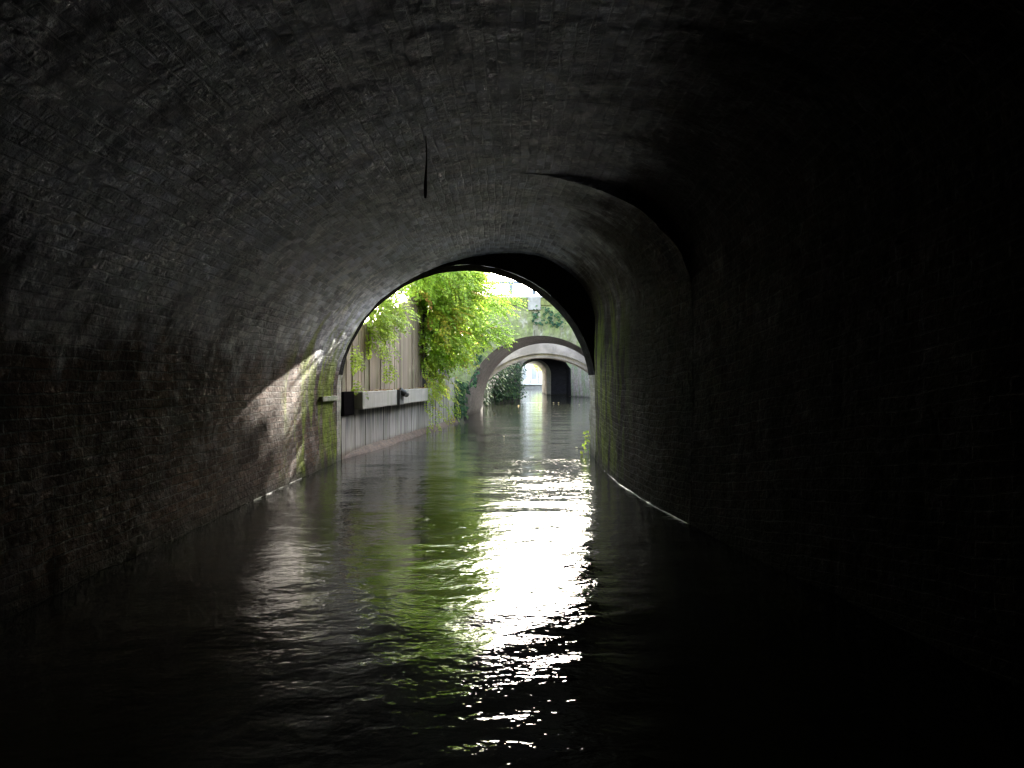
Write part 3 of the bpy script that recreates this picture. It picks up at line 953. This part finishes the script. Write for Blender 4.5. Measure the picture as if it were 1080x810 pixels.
band(CY + 1.6, 0.0, CY + 0.10, 0.0, 'soffit', M['concrete'])
mb = MB()
rr = carc(CY + 0.003, 0.74)
top = [(p[0], CY + 0.003, 3.4) for p in rr]
mb.grid([rr, top], [[(p[0], p[2]) for p in rr], [(p[0], p[2]) for p in top]])
mb.quad((-1.3, CY, 3.4), (5.5, CY, 3.4), (5.5, CY + 1.6, 3.4), (-1.3, CY + 1.6, 3.4))
mb.build('upper_wall', M['concrete'], carch)
# jamb down to the water on the left
mb = MB(); mb.box((-1.22, CY - 0.9, 0.45), (0.08, 0.2, 2.0), 0, 0.003); mb.build('jamb', M['white_stone'], carch, bevel=0.01)

# ------------------------------------------------------------------ banks beyond the portal
def wall(name, label, cat, line, z0, z1, mat, thick=0.4, side=1):
    mb = MB()
    s = 0.0
    P, UV = [], []
    for k, (x, y) in enumerate(line):
        if k: s += math.hypot(x - line[k - 1][0], y - line[k - 1][1])
        P.append([(x, y, z0), (x, y, z1), (x + side * thick, y, z1), (x + side * thick, y, z0)])
        UV.append([(s, z0), (s, z1), (s, z1 + thick), (s, z0)])
    mb.grid(P, UV, flip=side < 0)
    for r in (P[0], P[-1]): mb.poly(r)
    return tag(mb.build(name, mat), label, cat)
wall('canal_wall', 'brick canal wall on the right bank between tunnel mouth and arched bridge', 'wall', [(1.55, 13.05), (2.6, 18), (3.3, 25.45)], -0.6, 3.32, M['bank'], 0.7)
wall('canal_wall', 'mossy canal wall on the right beyond the two arches', 'wall', [(3.85, 31.0), (4.35, 42), (5.0, 49.5), (5.35, 50.6)], -0.6, 3.1, M['bank'], 0.7)
def lime(yc, label):  # builds an added shade tree, out of view
    """added tree out of view on the right bank; crown shaped to cut the sun"""
    x0 = 0.106 * yc
    t = thing('added_shade_tree', label, 'tree', (x0 + 2.6, yc, 3.0), 'added shade trees on the right bank')
    mb = MB()
    bx = x0 + 2.6
    mb.tube([(bx, yc, 2.9), (bx + .05, yc, 6), (bx - .1, yc, 9), (bx, yc, 12.2)], [0.24, 0.19, 0.13, 0.03], 9)
    for q in range(16):
        a = q * 2.4; z = 5.4 + q * 0.4
        mb.tube([(bx, yc, z), (bx + math.cos(a) * 1.1, yc + math.sin(a) * 1.6, z + .5), (bx + math.cos(a) * 1.9, yc + math.sin(a) * 3.4, z + .8)], [.08, .05, .015], 5)
    mb.build('trunk', M['bark'], t, smooth=True)
    V, F, T = [], [], []
    for _ in range(SHADE_N):
        y = yc + random.uniform(-4.1, 4.1)
        z = random.uniform(SHADE_TOP - 1.4, SHADE_TOP) if random.random() < 0.34 else random.uniform(5.6, SHADE_TOP - 1.4)
        x = random.uniform(0.106 * y, 0.106 * y + 4.4)
        p = Vector((x, y, z + 0.18 * noise.noise(Vector((x * .6, y * .6, 1)))))
        if noise.noise(p * 0.8) < -0.42: continue
        d = rvec(); side = d.cross(rvec()).normalized(); up = side.cross(d)
        add_leaf(V, F, T, p, d, side, up, .36, .13, random.random())
    leaf_obj(V, F, T, 'crown', M['shrub'], t)
SHADE_N, SHADE_TOP = 17000, 12.8  # added trees: leaf count and height trim the sun to a strip
lime(35.6, 'nearer added tree, out of view, shading the left tunnel wall')
lime(43.8, 'farther added tree, out of view, shading the left tunnel wall')
wall('canal_wall', 'short mossy canal wall leading into the dark covered passage', 'wall', [(5.36, 50.7), (4.10, 55.4)], -0.6, 3.0, M['bank'], 0.7)
wall('canal_wall', 'left canal wall hidden under the dark ivy curtain', 'wall', [(-1.55, 35.0), (-1.3, 38.5), (0.45, 47), (0.55, 55.4)], -0.6, 2.95, M['passage'], 1.9, -1)
ivy('ivy_curtain', 'dark green ivy curtain hanging to the water left of the far tunnel', [
    ((-1.45, 35.2, 0.02), (0.25, 3.2, 0), (0, 0, 2.75), (1, -0.3, 0), 1500, 0.35),
    ((-1.25, 38.4, 0.02), (1.65, 7.9, 0), (0, 0, 2.75), (1, -0.35, 0), 3200, 0.55)], size=0.16)

# far covered stretch
covered = thing('covered_passage', 'dark covered canal passage behind the ivy with a lit arch at its end', 'tunnel', (2.6, 52, 0))
def flat(name, pts, mat, uvs=None):
    mb = MB(); mb.poly(pts, uvs); return mb.build(name, mat, covered)
CD0, CD1, CD2 = 55.5, 60.0, 70.5
cross = [(0.55, -0.5), (0.55, 1.9), (0.9, 2.45), (1.6, 2.72), (2.9, 2.72), (3.6, 2.5), (4.05, 1.9), (4.1, -0.5)]
mb = MB()
mb.grid([[(x, y, z) for x, z in cross] for y in (CD0, CD1)], [[(y, i * .6) for i in range(8)] for y in (CD0, CD1)], flip=True)
mb.build('vault', M['passage'], covered)
mb = MB()
fr = [(x, CD0, z) for x, z in cross]
fo = [(-3, CD0, -0.5), (-3, CD0, 2), (-3, CD0, 6.5), (1.6, CD0, 6.5), (3.2, CD0, 6.5), (8, CD0, 6.5), (8, CD0, 2), (8, CD0, -0.5)]  # upper part raised out of view to keep sun off the ivy
mb.grid([fr, fo], [[(p[0], p[2]) for p in fr], [(p[0], p[2]) for p in fo]])
mb.quad((-3, CD0, 6.5), (8, CD0, 6.5), (8, CD2, 6.5), (-3, CD2, 6.5))
mb.build('facade', M['bank'], covered)
def farc(y, x0=0.66, x1=2.62, top=2.55, n=24):
    cx, r = (x0 + x1) / 2, (x1 - x0) / 2
    zs = top - r
    return [(x0, y, -0.5), (x0, y, 0.4)] + [(cx - r * math.cos(t), y, zs + r * math.sin(t)) for t in linsp(0, math.pi, n)] + [(x1, y, 0.4), (x1, y, -0.5)]
fa = farc(CD1)
fring = farc(CD1, 0.58, 2.90, 2.68)
mb = MB(); mb.grid([fa, fring], [[(0, i * .1) for i in range(28)], [(.2, i * .1) for i in range(28)]]); mb.build('arch_ring', M['far_brick'], covered)
mb = MB()
big = []
for (x, y, z) in fring:
    big.append((0.5 if x < 1.75 else 5.2, y, min(z, 2.7)))
mid_i = [i for i, p in enumerate(fring) if p[2] > 1.6]
for i in mid_i: big[i] = (0.5 + (5.2 - 0.5) * (i - mid_i[0]) / (len(mid_i) - 1), CD1, 3.2)
mb.grid([[(x, y + 0.003, z) for x, y, z in fring], [(x, y + 0.003, z) for x, y, z in big]], [[(p[0], p[2]) for p in fring], [(p[0], p[2]) for p in big]])
mb.build('end_wall', M['passage'], covered)
mb = MB()
fb = farc(CD2)
mb.grid([fa, fb], [[(0, i * .1) for i in range(28)], [(10, i * .1) for i in range(28)]], flip=True)
mb.build('barrel', M['far_brick'], covered)

# far quay, house and trees seen through the last arch
quay = thing('stone_quay', 'low pale quay wall with white cap at the far end of the canal', 'quay', (3, 95, 0))
mb = MB(); mb.box((3, 95.2, 0.0), (40, 0.6, 1.1)); mb.build('wall', M['pale_stone'], quay)
mb = MB(); mb.box((3, 95.1, 0.62), (40, 1.0, 0.14)); mb.build('cap', M['white_stone'], quay, bevel=0.02)
house = thing('garden_house', 'pale house with windows behind the far quay', 'house', (2.0, 118, 0.6))
mb = MB(); mb.box((2.4, 120, 3.9), (9.0, 5, 6.8)); mb.build('wall', M['plaster'], house)
mb = MB()
for a in (-1, 1):
    mb.quad((2.4 + a * 4.8, 117.2, 7.25), (2.4 + a * 4.8, 122.8, 7.25), (2.4, 122.8, 10.0), (2.4, 117.2, 10.0))
mb.poly([(-2.0, 117.48, 7.3), (6.8, 117.48, 7.3), (2.4, 117.48, 9.8)])
mb.build('roof', M['tile'], house)
for x in (0.2, 1.7, 3.2, 4.7):
    mb = MB(); mb.box((x, 117.47, 2.0), (0.9, 0.1, 1.9)); w = mb.build('window', M['white_stone'], house)
    mb = MB(); mb.box((x, 117.41, 2.0), (0.7, 0.03, 1.7)); mb.build('pane', M['pane'], w)
for i in range(5):
    x = 0.2 + i * 1.0
    mb = MB(); mb.box((x, 97.5, 1.75), (0.16, 0.16, 2.3)); o = mb.build('garden_post', M['pale_stone'], None, bevel=0.01)
    tag(o, 'plain pale post standing in the row behind the far quay', 'post', 'posts behind the far quay')
def tree(x, y, h, rr, label, n, mat):
    t = thing('garden_tree', label, 'tree', (x, y, 0.6))
    mb = MB()
    mb.tube([(x, y, 0.5), (x + .1, y, 0.5 + h * .35), (x - .1, y, 0.5 + h * .75)], [0.2, 0.14, 0.05], 8)
    for k in range(6):
        a = k * 1.05; z = 0.5 + h * (.35 + .06 * k)
        mb.tube([(x, y, z), (x + math.cos(a) * rr * .5, y + math.sin(a) * rr * .5, z + .6), (x + math.cos(a) * rr * .85, y + math.sin(a) * rr * .85, z + .9)], [.07, .04, .015], 5)
    mb.build('trunk', M['bark'], t, smooth=True)
    V, F, T = [], [], []
    for _ in range(n):
        v = rvec() * (random.random() ** .4)
        p = Vector((x + v.x * rr, y + v.y * rr, 0.5 + h * .66 + v.z * h * .36))
        if noise.noise(p * 0.9) < -0.05: continue
        d = (v + rvec()).normalized(); side = d.cross(rvec()).normalized(); up = side.cross(d)
        add_leaf(V, F, T, p, d, side, up, .28, .09, random.random())
    leaf_obj(V, F, T, 'crown', mat, t)
tree(4.0, 102, 5.0, 1.5, 'small leafy tree on the right behind the far quay', 1500, M['shrub'])
tree(-1.2, 104, 5.0, 1.7, 'small leafy tree on the left behind the far quay', 1500, M['shrub'])

# ------------------------------------------------------------------ small plants and leaves
wort = thing('wall_plant', 'small yellow-green plant growing from the right tunnel wall at the waterline', 'plant', (1.27, 12.9, 0.1))
V, F, T = [], [], []
for (px, py, n) in ((619, 459, 10), (619, 470, 5), (617, 477, 5), (621, 464, 6)):
    for _ in range(n):
        p = at(px, py, 12.85) + rvec() * 0.05
        d = (Vector((-0.5, -0.5, 0.3)) + rvec() * 0.9).normalized(); side = d.cross(rvec()).normalized(); up = side.cross(d)
        add_leaf(V, F, T, p, d, side, up, 0.065, 0.024, random.random())
leaf_obj(V, F, T, 'leaves', M['wort'], wort)
mb = MB()
for (a, b) in (((622, 479), (620, 457)), ((621.6, 474), (617, 476)), ((621.2, 470), (618, 468))):
    mb.tube([at(a[0], a[1], 12.85), at(b[0], b[1], 12.85)], [0.006, 0.003], 5)
mb.build('stem', M['wort'], wort)

def fallen(p, s, rz, label, group, tint):
    V, F, T = [], [], []
    d = Vector((math.cos(rz), math.sin(rz), 0.1)).normalized(); side = Vector((-d.y, d.x, 0)); up = Vector((0, 0, 1))
    i = 0
    add_leaf(V, F, T, Vector(p), d, side, up, s, s * 0.33, tint, 0.5)
    o = leaf_obj(V, F, T, 'fallen_leaf', M['dead_leaf'])
    tag(o, label, 'leaf', group)
for i in range(34):
    s = random.uniform(0.65, 6.2)
    fallen(fp(s, random.uniform(0.04, 0.175), 1.008), random.uniform(0.05, 0.09), random.uniform(0, 6.3), 'dry brown leaf lying on top of the bleached beam', 'leaves on the beam', random.random() * .6)
spots = [(583, 425), (590, 425), (601, 418), (604, 416), (577, 424), (612, 427), (618, 425), (570, 430), (546, 428), (520, 436), (531, 461), (607, 473)]
for (px, py) in spots:
    D = 1020 / (py - 400)
    fallen((at(px, py, D).x, D, 0.012), 0.0025 * D ** 0.9 + 0.03, random.uniform(0, 6.3), 'pale leaf floating on the canal water', 'leaves floating on the canal', random.uniform(.7, 1))
